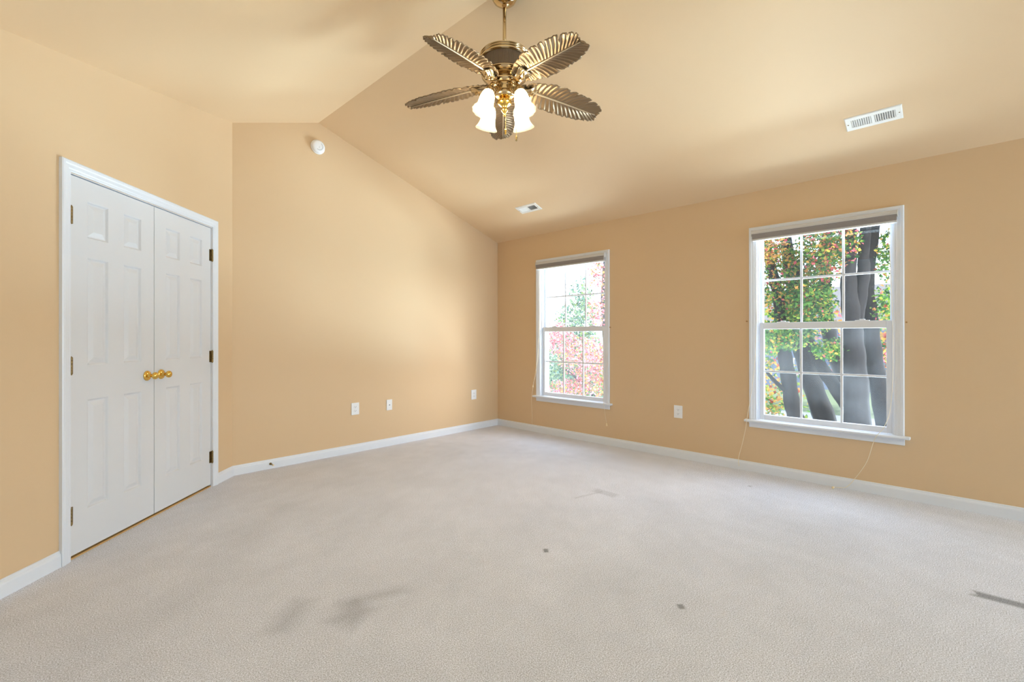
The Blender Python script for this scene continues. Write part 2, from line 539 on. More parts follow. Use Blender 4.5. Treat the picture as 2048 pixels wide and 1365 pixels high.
baseboard('baseboard_far', (XF - .004, 0, 0), (0, 0, 0), (0, -1, 0), 'white baseboard along the far gable wall')
baseboard('baseboard_right', (0, 0, 0), (0, YB, 0), (-1, 0, 0), 'white baseboard below the two windows')
baseboard('baseboard_left', LP(0, 0, 0), LP(DS0 - .062, 0, 0), NL, 'short white baseboard piece right of the closet doors')
baseboard('baseboard_closet', LP(DS1 + .062, 0, 0), LP(SC_END, 0, 0), NL, 'white baseboard left of the closet doors')

# ---- closet double doors
fm = FR_L(0, 0)
t = empty('trim_1', fm); tag(t, 'white casing and jamb round the closet doors', kind='structure')
b = MB(); casing(b, DS0 - .003, DS1 + .003, 0, DZ + .003); b.build('casing', M['trim'], t)
b = MB(); b.box((DS0, 0, 0), (DS0 + .002, -.085, DZ)); b.box((DS1, 0, 0), (DS1 - .002, -.085, DZ)); b.box((DS0, 0, DZ), (DS1, -.085, DZ - .003))
b.build('jamb', M['trim'], t)
b = MB(); b.box((DS0 + .002, -.005, 0), (DS1 - .002, -.085, .008)); b.build('carpet_edge_strip', M['wood_edge'], t)

LW, LH = 0.606, 2.012


def door_leaf(name):
    """moulded six-panel slab, local x 0..LW, y = 0 at the face (into the room), z 0..LH"""
    b = MB()
    cols = [(0.107, 0.249), (0.357, 0.499)]
    rows = [(0.215, 0.815), (1.000, 1.592), (1.698, 1.900)]
    xs = [0] + [v for c in cols for v in c] + [LW]; zs = [0] + [v for r in rows for v in r] + [LH]
    for i in range(len(xs) - 1):
        for j in range(len(zs) - 1):
            if i % 2 == 1 and j % 2 == 1:
                rings = []
                for ins, y in ((0, 0), (.003, -.001), (.010, -.0105), (.016, -.0105), (.038, -.0020), (.041, -.0012)):
                    a0, a1, c0, c1 = xs[i] + ins, xs[i + 1] - ins, zs[j] + ins, zs[j + 1] - ins
                    rings.append([(a0, y, c0), (a1, y, c0), (a1, y, c1), (a0, y, c1)])
                b.grid(rings, close_u=True, smooth=False); b.face(rings[-1])
            else:
                b.face([(xs[i], 0, zs[j]), (xs[i + 1], 0, zs[j]), (xs[i + 1], 0, zs[j + 1]), (xs[i], 0, zs[j + 1])])
    d = -.034
    b.face([(0, d, 0), (0, d, LH), (LW, d, LH), (LW, d, 0)])
    b.face([(0, 0, 0), (0, d, 0), (LW, d, 0), (LW, 0, 0)]); b.face([(0, 0, LH), (LW, 0, LH), (LW, d, LH), (0, d, LH)])
    for x in (0, LW): b.face([(x, 0, 0), (x, 0, LH), (x, d, LH), (x, d, 0)])
    return b.build(name, M['door'])


def door(name, s, hinge_right, knob_x, label):
    # local x runs along the wall away from the far corner
    o = door_leaf(name); o.matrix_world = FR_L(s, 0.020, -0.004)
    tag(o, label, kind='structure')
    hx = LW + .003 if hinge_right else -.003
    for hz in (0.214, 1.004, 1.799):
        h = MB()
        for k in range(5):
            z = hz - .044 + k * .0178
            h.lathe([(.0066, z), (.0072, z + .001), (.0072, z + .0158), (.0066, z + .0168)], 12, Matrix.Translation((hx, .011, 0)))
        h.lathe([(.004, hz - .049), (.0055, hz - .046), (.004, hz - .044)], 10, Matrix.Translation((hx, .011, 0)))
        h.lathe([(.004, hz + .045), (.0055, hz + .047), (.002, hz + .051)], 10, Matrix.Translation((hx, .011, 0)))
        sd = -1 if hinge_right else 1
        h.box((hx, -.001, hz - .044), (hx + sd * .022, .0022, hz + .045), bevel=.0008)
        h.box((hx - .004, -.001, hz - .044), (hx + .004, .008, hz + .045))
        tag(h.build('hinge', M['antique'], o), 'antique brass hinge')
    k = MB(); km = Matrix.Translation((knob_x, 0, 0.908)) @ Matrix.Rotation(-pi / 2, 4, 'X')
    k.lathe([(.001, .066), (.012, .0655), (.020, .061), (.0235, .053), (.022, .045), (.014, .037), (.0095, .030), (.0095, .020), (.013, .012), (.013, .008)][::-1], 28, km)
    kn = tag(k.build('door_knob', M['brass'], o), 'polished brass knob')
    k = MB(); k.lathe([(.0325, 0), (.0325, .003), (.029, .008), (.020, .011), (.010, .0125)], 32, km); k.build('rosette', M['brass'], kn)
    return o


door('door_1', 0.905, True, 0.060, 'white six panel closet door hinged nearest the camera')
door('door_2', 0.294, False, LW - .060, 'white six panel closet door hinged nearest the far corner')

# ------------------------------------------------------------------ windows
def window(name, yc, gu, gl, label):
    t = empty(name, FR_R(yc, 0)); tag(t, label, kind='structure')
    W = OW; z0, z1 = 0.455, OZ1
    b = MB(); casing(b, -W + .003, W - .003, z0, z1 - .003); b.build('casing', M['trim'], t)
    # jamb with its sash tracks
    b = MB(); D = -T
    for s in (-1, 1):
        b.box((s * W, 0, OZ0), (s * (W - .008), D, z1)); b.box((s * (W - .008), -.018, z0), (s * (W - .016), -.030, z1))
        b.box((s * (W - .008), -.066, z0), (s * (W - .016), -.074, z1)); b.box((s * (W - .008), -.116, z0), (s * (W - .020), D, z1))
    b.box((-W, 0, z1), (W, D, z1 - .008)); b.box((-W, 0, OZ0), (W, D, z0 - .004)); b.build('jamb', M['vinyl'], t)
    b = MB(); b.box((-W - .088, .052, .436), (W + .088, -.034, .456), bevel=.006); b.build('stool', M['trim'], t)
    b = MB(); b.box((-W - .056, 0, .388), (W + .056, .013, .436), bevel=.003); b.box((-W - .056, 0, .420), (W + .056, .018, .436), bevel=.003); b.build('apron', M['trim'], t)

    def sash(nm, ya, yb, x0, zb, zt, st, rb, rt, hm):
        yg = (ya + yb) / 2
        b = MB()
        b.box((-x0, ya, zb), (-x0 + st, yb, zt), bevel=.002); b.box((x0, ya, zb), (x0 - st, yb, zt), bevel=.002)
        b.box((-x0 + st, ya, zb), (x0 - st, yb, zb + rb), bevel=.002); b.box((-x0 + st, ya, zt), (x0 - st, yb, zt - rt), bevel=.002)
        # glazing bead
        gx, gz0, gz1 = x0 - st, zb + rb, zt - rt
        o = b.build(nm, M['vinyl'], t)
        m = MB(); hw = .0085
        for f in (-1, 1):
            m.box((f * gx / 3 - hw, yg - .006, gz0), (f * gx / 3 + hw, yg + .006, gz1), bevel=.002)
        m.box((-gx, yg - .0055, hm - hw), (gx, yg + .0055, hm + hw), bevel=.002)
        m.build('muntin_grid', M['vinyl'], o)
        return o, (gx, gz0, gz1, yg)
    up, g = sash('upper_sash', -.074, -.114, W - .012, 1.250, 2.062, .020, .046, .036, 1.667)
    p = MB(); p.box((-g[0] - .004, g[3] - .002, g[1] - .004), (g[0] + .004, g[3] + .002, g[2] + .004)); p.build('window_pane', M[gu], up)
    lo, g = sash('lower_sash', -.031, -.066, W - .017, .457, 1.297, .034, .044, .056, .877)
    p = MB(); p.box((-g[0] - .004, g[3] - .002, g[1] - .004), (g[0] + .004, g[3] + .002, g[2] + .004)); p.build('window_pane', M[gl], lo)
    for s in (-1, 1):
        k = MB(); k.box((s * .27 - .045, -.034, 1.297), (s * .27 + .045, -.062, 1.303), bevel=.002)
        k.box((s * .27 - .018, -.038, 1.303), (s * .27 + .018, -.058, 1.311), bevel=.003); k.build('sash_latch', M['vinyl'], lo)
    return t


window('window_1', WY[0], 'glass_haze', 'glass_haze', 'white double hung window beside the far corner, pink foliage outside')
window('window_2', WY[1], 'glass_clear', 'glass_dust_haze', 'white double hung window nearest the camera, dark tree trunks outside')


def cord(b, pts, r=.0018, seg=10):
    """smooth hanging cord through points"""
    P = [Vector(p) for p in pts]; out = []
    for i in range(len(P) - 1):
        p0, p1, p2, p3 = P[max(i - 1, 0)], P[i], P[i + 1], P[min(i + 2, len(P) - 1)]
        for k in range(seg):
            u = k / seg
            out.append(0.5 * ((2 * p1) + (p2 - p0) * u + (2 * p0 - 5 * p1 + 4 * p2 - p3) * u * u + (3 * p1 - p0 - 3 * p2 + p3) * u ** 3))
    out.append(P[-1]); b.tube(out, r, 6)


def tassel(parent, p, axis=(0, 0, -1)):
    q = Vector((0, 0, 1)).rotation_difference(Vector(axis)).to_matrix().to_4x4(); q.translation = Vector(p)
    b = MB(); b.lathe([(.002, -.002), (.0042, 0), (.0055, .010), (.0085, .026), (.0085, .031), (.004, .033)], 14, q)
    return tag(b.build('cord_tassel', M['ivory'], parent), 'ivory tassel')


def blind(yc, label, cords):
    t = empty('pleated_blind', FR_R(yc, 2.012, 0)); tag(t, label, 'blind', 'raised pleated blinds')
    h = OW + .022
    b = MB(); b.box((-h, .0196, .052), (h, .062, .078), bevel=.007); b.box((-h, .0196, .046), (h, .066, .056), bevel=.003); b.build('headrail', M['rail'], t)
    b = MB(); n = 9; rows = []
    for k in range(n * 2 + 1):
        z = .046 - .044 * k / (n * 2); y = .062 if k % 2 else .058
        rows.append([(-h + .006, .022, z), (-h + .006, y, z), (h - .006, y, z), (h - .006, .022, z)])
    b.grid(rows, smooth=False); b.build('pleated_fabric', M['shade_fabric'], t)
    b = MB(); b.box((-h + .004, .021, -.012), (h - .004, .062, .003), bevel=.003); b.build('bottom_rail', M['rail'], t)
    for s in (-1, 1):
        b = MB(); b.box((s * (h - .004), .0196, .030), (s * (h + .002), .064, .080), bevel=.002); b.build('end_cap', M['rail'], t)
    for pts, tas in cords:
        b = MB(); cord(b, [(y - yc, v, z - 2.012) for v, y, z in pts]); c = b.build('pull_cord', M['cord'], t)
        if tas: tassel(c, (tas[0][1] - yc, tas[0][0], tas[0][2] - 2.012), tas[1])
    return t


yc = WY[0]
blind(yc, 'grey pleated blind raised over the window near the far corner', [
    ([(.058, yc - OW, 2.0), (.060, yc - OW - .006, 1.2), (.060, -1.690, .50), (.059, -1.700, .38), (.028, -1.703, .25)], ((.028, -1.704, .24), (0, -.2, -1))),
    ([(.040, yc + OW - .02, 2.0), (.030, yc + OW - .005, 1.2), (.026, yc + OW + .03, .80), (.030, -.656, .60)], ((.030, -.655, .585), (0, .25, -1))),
    ([(.040, yc + OW - .03, 2.0), (.028, yc + OW + .0, 1.1), (.056, -.668, .52), (.057, -.650, .42), (.030, -.637, .20), (.020, -.627, .085)], None)])
yc = WY[1]
blind(yc, 'grey pleated blind raised over the window with tree trunks outside', [
    ([(.058, yc - OW + .03, 2.0), (.058, -4.120, 1.2), (.058, -4.112, .72), (.057, -4.075, .53), (.056, -4.015, .42), (.045, -3.968, .245), (.025, -3.895, .10), (.025, -3.84, .02), (.050, -3.80, .010), (.066, -3.765, .012)],
     ((.066, -3.765, .012), (0.1, 1, 0))),
    ([(.040, yc + OW - .02, 2.0), (.030, yc + OW + .0, 1.0), (.057, -3.135, .47), (.056, -3.122, .37), (.040, -3.088, .226), (.026, -3.055, .10), (.026, -3.06, .03)], None)])

# small plastic cord cleats screwed beside the windows
for k, (y, z, lb) in enumerate(((-3.118, 1.312, 'small tan cord anchor on the wall left of the tree trunk window'),
                                (-4.192, 1.279, 'small tan cord anchor on the wall right of the tree trunk window'),
                                (-1.738, 1.281, 'small tan cord anchor right of the window near the corner'))):
    b = MB(); b.lathe([(.006, 0), (.006, .004), (.0035, .006), (.0035, .011), (.006, .013), (.005, .016)], 12, Matrix.Rotation(-pi / 2, 4, 'X'))
    o = b.build('cord_anchor', mat('tan anchor plastic', col(178, 132, 78), 0.5) if k == 0 else bpy.data.materials['tan anchor plastic'])
    o.matrix_world = FR_R(y, z); tag(o, lb, 'anchor', 'cord anchors')

# ------------------------------------------------------------------ plates, detector, stop
def outlet(m, label):
    t = empty('power_outlet', m); tag(t, label, 'outlet', 'duplex power outlets')
    b = MB(); b.box((-.0425, 0, -.061), (.0425, .006, .061), bevel=.0025); b.build('cover_plate', M['plate'], t)
    for s in (-1, 1):
        b = MB(); rows = []
        for y, g in ((.0055, 1.0), (.008, 1.0), (.0085, .94)):
            ring = []
            for k in range(24):
                a = 2 * pi * k / 24
                ring.append((.0165 * g * cos(a), y, s * .0195 + max(-.0115, min(.0115, .0165 * sin(a))) * g))
            rows.append(ring)
        vs = b.grid(rows, close_u=True, smooth=False); b.bm.faces.new(vs[-1])
        f = b.build('receptacle', M['plate'], t)
        b = MB()
        b.box((-.0080, .0080, s * .0195 - .001), (-.0058, .0089, s * .0195 + .0075)); b.box((.0058, .0080, s * .0195), (.0078, .0089, s * .0195 + .0065))
        b.lathe([(.0028, .0080), (.0028, .0089)], 12, Matrix.Translation((0, 0, s * .0195 - .006)) @ Matrix.Rotation(-pi / 2, 4, 'X'))
        tag(b.build('slots', M['slot'], f), 'dark plug slots')
    b = MB(); b.lathe([(.0032, .0055), (.003, .0075), (.001, .008)], 12, Matrix.Rotation(-pi / 2, 4, 'X')); b.build('screw', M['plate'], t)
    return t


outlet(FR_F(-2.050, .444), 'white duplex outlet on far wall, first from the closet corner')
outlet(FR_F(-.431, .444), 'white duplex outlet on far wall close to the window corner')
outlet(FR_R(-2.495, .448), 'white duplex outlet on the wall between the two windows')
t = empty('phone_jack', FR_F(-1.654, .442)); tag(t, 'narrow white phone jack plate with a single dark socket, on far wall', 'wall jack')
b = MB(); b.box((-.034, 0, -.057), (.034, .006, .057), bevel=.0025); b.build('cover_plate', M['plate'], t)
b = MB(); b.box((-.008, .0055, -.008), (.008, .0085, .008), bevel=.001); j = b.build('jack', M['plate'], t)
b = MB(); b.box((-.0055, .0082, -.0045), (.0055, .0090, .0045)); tag(b.build('socket', M['slot'], j), 'dark socket')

t = empty('smoke_detector', frame_at((-2.437, 0, 3.006), (-1, 0, 0), (0, 0, 1)))   # local z points into the room
tag(t, 'round white smoke detector high on the far gable wall', 'smoke detector')
t.matrix_world = frame_at((-2.437, 0, 3.006), (1, 0, 0), (0, 0, 1))
b = MB(); b.lathe([(.066, 0), (.068, .003), (.068, .010), (.064, .013)], 40); b.build('base', M['plate'], t)
b = MB(); b.lathe([(.063, .012), (.0635, .020), (.060, .028), (.052, .034), (.044, .0365), (.030, .0372), (.001, .0375)], 40); bd = b.build('cover', M['plate'], t)
b = MB()
for k in range(15):
    a0, a1 = radians(-120 + k * 12), radians(-120 + k * 12 + 8)
    q = [(r * cos(a), r * sin(a), z) for r, a, z in ((.032, a0, .0371), (.038, a0, .0367), (.038, a1, .0367), (.032, a1, .0371))]
    b.face([(x, y, z + .001) for x, y, z in q])
b.build('sounder_vent', mat('grey plastic', col(170, 172, 172), 0.6), bd)
b = MB(); b.lathe([(.010, .036), (.010, .040), (.008, .041), (.001, .0412)], 20, Matrix.Translation((.010, -.008, 0))); b.build('test_button', M['plate'], bd)

t = empty('door_stop', FR_F(-2.867, .044, .013)); tag(t, 'small brass spring door stop on the far baseboard', 'door stop')
rot = Matrix.Rotation(-pi / 2, 4, 'X')
b = MB(); b.lathe([(.011, 0), (.011, .003), (.007, .005)], 16, rot); b.build('flange', M['antique'], t)
b = MB(); b.tube([(.005 * cos(k * .9), .004 + k * .0011, .005 * sin(k * .9)) for k in range(52)], .0011, 5); b.build('spring', M['antique'], t)
b = MB(); b.lathe([(.0065, .058), (.0075, .060), (.0075, .070), (.005, .074)], 16, rot); b.build('tip', M['ivory'], t)


# ------------------------------------------------------------------ ceiling registers
nrm = Vector((-SL, 0, -1)).normalized()
def vent(y, x, label):
    z = E - SL * x
    m = frame_at((x, y, z), (0, 1, 0), nrm.cross(Vector((0, 1, 0))))
    t = empty('ceiling_vent', m); tag(t, label, 'vent', 'ceiling air vents')
    hl, hw = .150, .069
    b = MB()
    il, iw, c = .116, .037, .008
    xs = [-il, -c, c, il]
    # face plate with two openings
    def pl(x0, x1, y0, y1): b.box((x0, y0, .002), (x1, y1, .006))
    pl(-hl + .006, -il, -hw + .006, hw - .006); pl(il, hl - .006, -hw + .006, hw - .006); pl(-c, c, -iw, iw)
    pl(-il, il, -hw + .006, -iw); pl(-il, il, iw, hw - .006)
    rim = [[(-hl + d, -hw + d, h), (hl - d, -hw + d, h), (hl - d, hw - d, h), (-hl + d, hw - d, h)] for d, h in ((0, 0), (0, .0015), (.006, .006), (.0065, .002))]
    b.grid(rim, close_u=True, smooth=False)
    pnl = b.build('face_plate', M['vent'], t)
    b = MB(); b.face([(-il, -iw, .0008), (il, -iw, .0008), (il, iw, .0008), (-il, iw, .0008)]); tag(b.build('duct_opening', M['dark'], t), 'dark duct opening')
    for sgn, (x0, x1) in ((-1, (-il, -c)), (1, (c, il))):
        for k in range(9):
            xx = x0 + (k + .5) * (x1 - x0) / 9
            b = MB(); dx = .0042 * sgn
            q = [Vector((xx - dx, 0, .0012)), Vector((xx + dx, 0, .0066))]
            nn = Vector((q[1].z - q[0].z, 0, -(q[1].x - q[0].x))).normalized() * .0006
            ring0 = [(p + n2 + Vector((0, -iw, 0))) for p, n2 in ((q[0], -nn), (q[1], -nn), (q[1], nn), (q[0], nn))]
            ring1 = [p + Vector((0, 2 * iw, 0)) for p in ring0]
            b.grid([ring0, ring1], close_u=True, smooth=False); b.face(ring0); b.face(ring1)
            b.build('louver', M['vent'], t)
    for s in (-1, 1):
        b = MB(); b.lathe([(.0042, .0055), (.004, .0072), (.001, .0078)], 12, Matrix.Translation((s * .134, 0, 0))); tag(b.build('screw', M['antique'], t), 'dull screw head')
    b = MB(); b.box((-.128, .010, .006), (-.122, .024, .010), bevel=.001); b.build('damper_lever', M['vent'], t)
    return t


vent(-4.056, -.529, 'white ceiling vent with two dark louvred banks above the tree trunk window')
vent(-1.006, -.512, 'white ceiling vent nearest the far corner, one bank dark and one pale')

# ------------------------------------------------------------------ palm leaf ceiling fan
FX, FY = XR, -2.513
fan = empty('ceiling_fan', Matrix.Translation((FX, FY, 0)))
tag(fan, 'brass ceiling fan with five bronze palm leaf blades and four lit glass shades', 'ceiling fan')
b = MB(); b.lathe([(.074, 3.250), (.078, 3.236), (.080, 3.222), (.080, 3.206), (.076, 3.186), (.065, 3.166), (.046, 3.151), (.026, 3.144), (.015, 3.141)], 48); b.build('mounting_canopy', M['fanmetal'], fan)
b = MB(); b.lathe([(.0105, 2.850), (.0105, 3.125)], 20); b.lathe([(.020, 2.852), (.020, 2.872), (.015, 2.882), (.0105, 2.886)], 24); b.build('downrod', M['fanmetal'], fan)
b = MB()
b.lathe([(.020, 2.852), (.100, 2.850), (.136, 2.847), (.144, 2.843), (.146, 2.840), (.144, 2.837), (.138, 2.836), (.138, 2.833), (.144, 2.831), (.146, 2.828), (.144, 2.825), (.138, 2.824), (.138, 2.821), (.144, 2.819), (.146, 2.814), (.143, 2.808), (.132, 2.804)], 56)
b.lathe([(.130, 2.724), (.135, 2.722), (.135, 2.716), (.110, 2.711), (.086, 2.708), (.064, 2.704), (.058, 2.698)], 56)
b.build('motor_housing', M['fanmetal'], fan)
b = MB(); rows = []
for z in (2.805, 2.722):
    rows.append([((.1315 + (.0022 if k % 2 else 0)) * cos(2 * pi * k / 200), (.1315 + (.0022 if k % 2 else 0)) * sin(2 * pi * k / 200), z) for k in range(200)])
b.grid(rows, close_u=True, smooth=False); b.build('vent_band', M['fandark'], fan)
b = MB(); b.lathe([(.054, 2.706), (.072, 2.702), (.080, 2.692), (.080, 2.678), (.074, 2.668), (.060, 2.662)], 48); b.build('flywheel', M['fanmetal'], fan)
b = MB()
b.lathe([(.040, 2.664), (.060, 2.662), (.064, 2.655), (.060, 2.648), (.058, 2.620), (.062, 2.614), (.064, 2.606), (.056, 2.596), (.040, 2.590), (.020, 2.586)], 48)
b.build('light_fitter', M['fanmetal'], fan)
b = MB(); b.lathe([(.018, 2.588), (.034, 2.580), (.042, 2.568), (.040, 2.556), (.026, 2.544), (.014, 2.536), (.018, 2.526), (.020, 2.516), (.012, 2.504), (.005, 2.496), (.008, 2.488), (.001, 2.480)], 32); tag(b.build('finial', M['brass'], fan), 'bright turned brass finial')


def leaf_blade():
    """palm leaf: local x outwards from the hub, y across, z up"""
    L0, L1 = .105, .668
    NT, NQ = 150, 12
    rnd = random.Random(5)
    notch = {}
    for s in (-1, 1):
        notch[s] = [(.06 + rnd.uniform(-.02, .02), rnd.uniform(.45, .6))] + [(k / 9 + rnd.uniform(-.03, .03), rnd.choice((.10, .16, .24, .34))) for k in range(2, 9)] + [(.93, .3)]

    def halfw(t, s):
        base = .118 * (min(1, t / .30) ** .5 if t < .30 else 1) * (1 - max(0, (t - .38) / .62) ** 2.4) ** .8
        base = max(base, .0)
        w_ = base
        for c, d in notch[s]:
            u = (t - c) / .016
            if abs(u) < 1: w_ *= 1 - d * (1 - abs(u))
        # each lobe swells slightly between slits
        w_ *= 1 + .018 * sin(t * pi * 16 + (0.7 if s > 0 else 0))
        return w_

    def pt(t, q, s):
        x = L0 + (L1 - L0) * (t * .90)
        ang = radians(118 - 92 * min(1, t * 1.02) ** .62)
        w_ = halfw(t, s) / max(.62, sin(ang) + .08)
        w_ = min(w_, .165)
        d = q * w_
        z = -.055 * (x - L0) / (L1 - L0) - .10 * (x - L0) ** 2 * 0.3
        z += .022 * q * (1 - .45 * q) - .018 * q * q            # gentle dish
        z += .0052 * sin(t * pi * 2 * 21 + .6 * s) * min(1, q * 2.2) * (1 - .55 * q)
        z += .0022 * sin(t * pi * 2 * 43) * q * (1 - .6 * q)
        return Vector((x + d * cos(ang), s * d * sin(ang), z))
    b = MB(); th = Vector((0, 0, .005))
    for s in (-1, 1):
        top = [[pt(i / NT, (k / NQ), s) for k in range(NQ + 1)] for i in range(NT + 1)]
        b.grid(top); b.grid([[p - th for p in r] for r in top])
        edge = [r[-1] for r in top]
        b.grid([edge, [p - th for p in edge]])
        for r in (top[0], top[-1]): b.grid([r, [p - th for p in r]])
    me = b
    r = MB(); pts = []; rad = []
    for i in range(0, 31):
        t = i / 30; p = pt(t, 0, 1); pts.append(p - Vector((0, 0, .006))); rad.append(.0075 * (1 - .75 * t))
    r.tube(pts, rad, 8)
    return me, r


def iron():
    """fluted shell-shaped blade iron from the flywheel to the blade root"""
    b = MB(); n = 15; top = []
    for i in range(13):
        t = i / 12; x = .072 + .125 * t
        hw_ = .015 + .036 * t ** 1.5 if t < .86 else .015 + .036 * .86 ** 1.5 + .002
        z = -.012 + .030 * (1 - t) ** 2 * 0 - .040 * sin(pi * min(1, t * 1.15)) * .55
        row = []
        for k in range(n):
            v = -1 + 2 * k / (n - 1)
            row.append(Vector((x + .012 * (1 - v * v) * t, v * hw_, z - .012 * t * (1 - v * v) + .0022 * cos(v * pi * 5) * t)))
        top.append(row)
    th = Vector((0, 0, .004))
    bot = [[p - th for p in r] for r in top]
    b.grid(top); b.grid(bot)
    b.grid([[r[0] for r in top], [r[0] for r in bot]]); b.grid([[r[-1] for r in top], [r[-1] for r in bot]])
    b.grid([top[-1], bot[-1]]); b.grid([top[0], bot[0]])
    for (x, y) in ((.165, .014), (.165, -.014), (.182, 0)):
        b.lathe([(.0052, -.046), (.0052, -.043), (.003, -.024)], 10, Matrix.Translation((x, y, 0)))
    return b


bl, rb = leaf_blade()
blade0 = bl.build('leaf_blade', M['blade'], fan); rib0 = rb.build('midrib', M['rib'], blade0)
iron0 = iron().build('blade_iron', M['fanmetal'], fan)
FAR = atan2(0.689, 0.725) + radians(3.5)
PITCH = radians(13)
for k in range(5):
    a = FAR + k * 2 * pi / 5
    if k == 0: bo, io = blade0, iron0
    else:
        bo = blade0.copy(); COL.objects.link(bo); bo.parent = fan
        rr = rib0.copy(); COL.objects.link(rr); rr.parent = bo
        io = iron0.copy(); COL.objects.link(io); io.parent = fan
    rotz = Matrix.Rotation(a, 4, 'Z')
    bo.matrix_local = Matrix.Translation((0, 0, 2.680)) @ rotz @ Matrix.Rotation(-PITCH, 4, 'X') @ Matrix.Rotation(radians(3.2 if k == 4 else 0), 4, 'Y')
    io.matrix_local = Matrix.Translation((0, 0, 2.682)) @ rotz @ Matrix.Rotation(-PITCH * .8, 4, 'X')

VIEW = atan2(0.689, 0.725)
for k in range(4):
    a = VIEW + pi / 4 + k * pi / 2
    rz = Matrix.Rotation(a, 4, 'Z')
    b = MB()
    b.tube([rz @ Vector(p) for p in ((.054, 0, 2.632), (.078, 0, 2.644), (.100, 0, 2.640), (.116, 0, 2.619), (.122, 0, 2.594))], [.009, .0085, .008, .008, .010], 12)
    arm = b.build('lamp_arm', M['fanmetal'], fan)
    ax = rz @ Matrix.Translation((.120, 0, 2.598)) @ Matrix.Rotation(radians(-17), 4, 'Y') @ Matrix.Rotation(pi, 4, 'X')   # +z down the shade's axis
    b = MB(); b.lathe([(.010, -.014), (.022, -.010), (.028, .002), (.029, .020), (.027, .024)], 28, ax); b.build('socket_cup', M['fanmetal'], arm)
    b = MB(); b.lathe([(.024, .012), (.030, .020), (.037, .036), (.041, .056), (.043, .078), (.045, .098), (.050, .116), (.058, .132), (.066, .144), (.068, .147)], 40, ax, caps=False, scallop=(.035, 12))
    sh = b.build('lamp_shade', M['shade'], fan); tag(sh, 'glowing frosted glass bell shade')
    b = MB(); b.sphere((0, 0, 0), .024, n=20, scale=(1, 1, 1.3)); bu = b.build('bulb', M['bulb'], sh)
    bu.matrix_local = ax @ Matrix.Translation((0, 0, .070))

for k, (dx, dy, z0, z1) in enumerate(((.006, -.008, 2.495, 2.405), (.070, .040, 2.60, 2.385))):
    # offsets across and along the view, in the fan's frame
    X = Vector((.689, -.725, 0)) * dx + Vector((.725, .689, 0)) * dy
    b = MB()
    n = int((z0 - z1) / .006)
    for i in range(n): b.sphere((X.x, X.y, z0 - i * .006), .0019, n=6)
    b.tube([(X.x, X.y, z0), (X.x, X.y, z1)], .0007, 5)
    pc = b.build('pull_chain', M['brass'], fan)
    b = MB(); b.lathe([(.002, z1 + .003), (.005, z1), (.0065, z1 - .010), (.004, z1 - .022), (.006, z1 - .028), (.001, z1 - .034)], 14, Matrix.Translation((X.x, X.y, 0))); b.build('chain_fob', M['brass'] if k == 0 else M['antique'], pc)

# ------------------------------------------------------------------ outside
M['lawn'] = mat('lawn', col(66, 80, 44), 0.95, noise=(1.4, 0.6), bump=(30, 0.5, 0.05))
M['asphalt'] = mat('grey blue asphalt', col(84, 88, 96), 0.9, noise=(2, 0.85))
GZ = -2.75
b = MB(); b.box((-30, -70, GZ - .3), (T + 90, 70, GZ)); tag(b.build('ground', M['lawn']), 'mown grass ground around the house', kind='structure')
b = MB(); b.box((14.5, -60, GZ), (23.5, 60, GZ + .03)); tag(b.build('road', M['asphalt']), 'grey street beyond the tree trunks', kind='structure')
b = MB(); b.box((.02, YB - .3, GZ), (T - .02, T + .3, -.26)); tag(b.build('wall_outside', mat('pale siding', col(215, 212, 205), .7)), 'pale outside wall below the windows', kind='structure')


def leaves(rnd, blobs, n, size, mats, weights, parent, name='foliage'):
    """a crown: n small folded five-point leaves scattered through ellipsoid clumps; one mesh"""
    vol = np.array([a[1][0] * a[1][1] * a[1][2] for a in blobs]) ** .8
    which = rnd.choice(len(blobs), n, p=vol / vol.sum())
    d = rnd.normal(size=(n, 3)); d /= np.linalg.norm(d, axis=1)[:, None]
    r = rnd.random(n) ** (1 / 2.4)
    cen = np.array([a[0] for a in blobs])[which] + d * r[:, None] * np.array([a[1] for a in blobs])[which]
    sz = size * rnd.uniform(.6, 1.25, n)
    nrm_ = rnd.normal(size=(n, 3)); nrm_[:, 2] += .6; nrm_ /= np.linalg.norm(nrm_, axis=1)[:, None]
    tv = rnd.normal(size=(n, 3)); u = np.cross(nrm_, tv); u /= np.linalg.norm(u, axis=1)[:, None]; v = np.cross(nrm_, u)
    tmpl = np.array([(-.50, 0, 0), (-.12, .44, .10), (.10, .26, .04), (.52, 0, -.06), (.10, -.26, .04), (-.12, -.44, .10)])
    pts = cen[:, None, :] + sz[:, None, None] * (tmpl[None, :, 0:1] * u[:, None, :] + tmpl[None, :, 1:2] * v[:, None, :] + tmpl[None, :, 2:3] * nrm_[:, None, :])
    nv = 6 * n
    base = np.arange(n)[:, None] * 6
    quads = np.concatenate([base + np.array([[0, 3, 2, 1]]), base + np.array([[0, 5, 4, 3]])], 1).reshape(-1)
    me = bpy.data.meshes.new(name)
    me.vertices.add(nv); me.vertices.foreach_set('co', pts.reshape(-1))
    me.loops.add(len(quads)); me.loops.foreach_set('vertex_index', quads.astype(np.int32))
    npoly = len(quads) // 4
    me.polygons.add(npoly); me.polygons.foreach_set('loop_start', (np.arange(npoly) * 4).astype(np.int32))
    # colour by clump with some mixing
    wb = np.array([a[2] if len(a) > 2 else weights for a in blobs], float); wb /= wb.sum(1)[:, None]
    cum = wb.cumsum(1)[which]; pick = (rnd.random(n)[:, None] > cum).sum(1).clip(0, len(mats) - 1)
    for m in mats: me.materials.append(LEAF[m])
    me.polygons.foreach_set('material_index', np.repeat(pick, 2).astype(np.int32))
    me.update(calc_edges=True); me.validate()
    o = bpy.data.objects.new(name, me); COL.objects.link(o); o.parent = parent
    return o


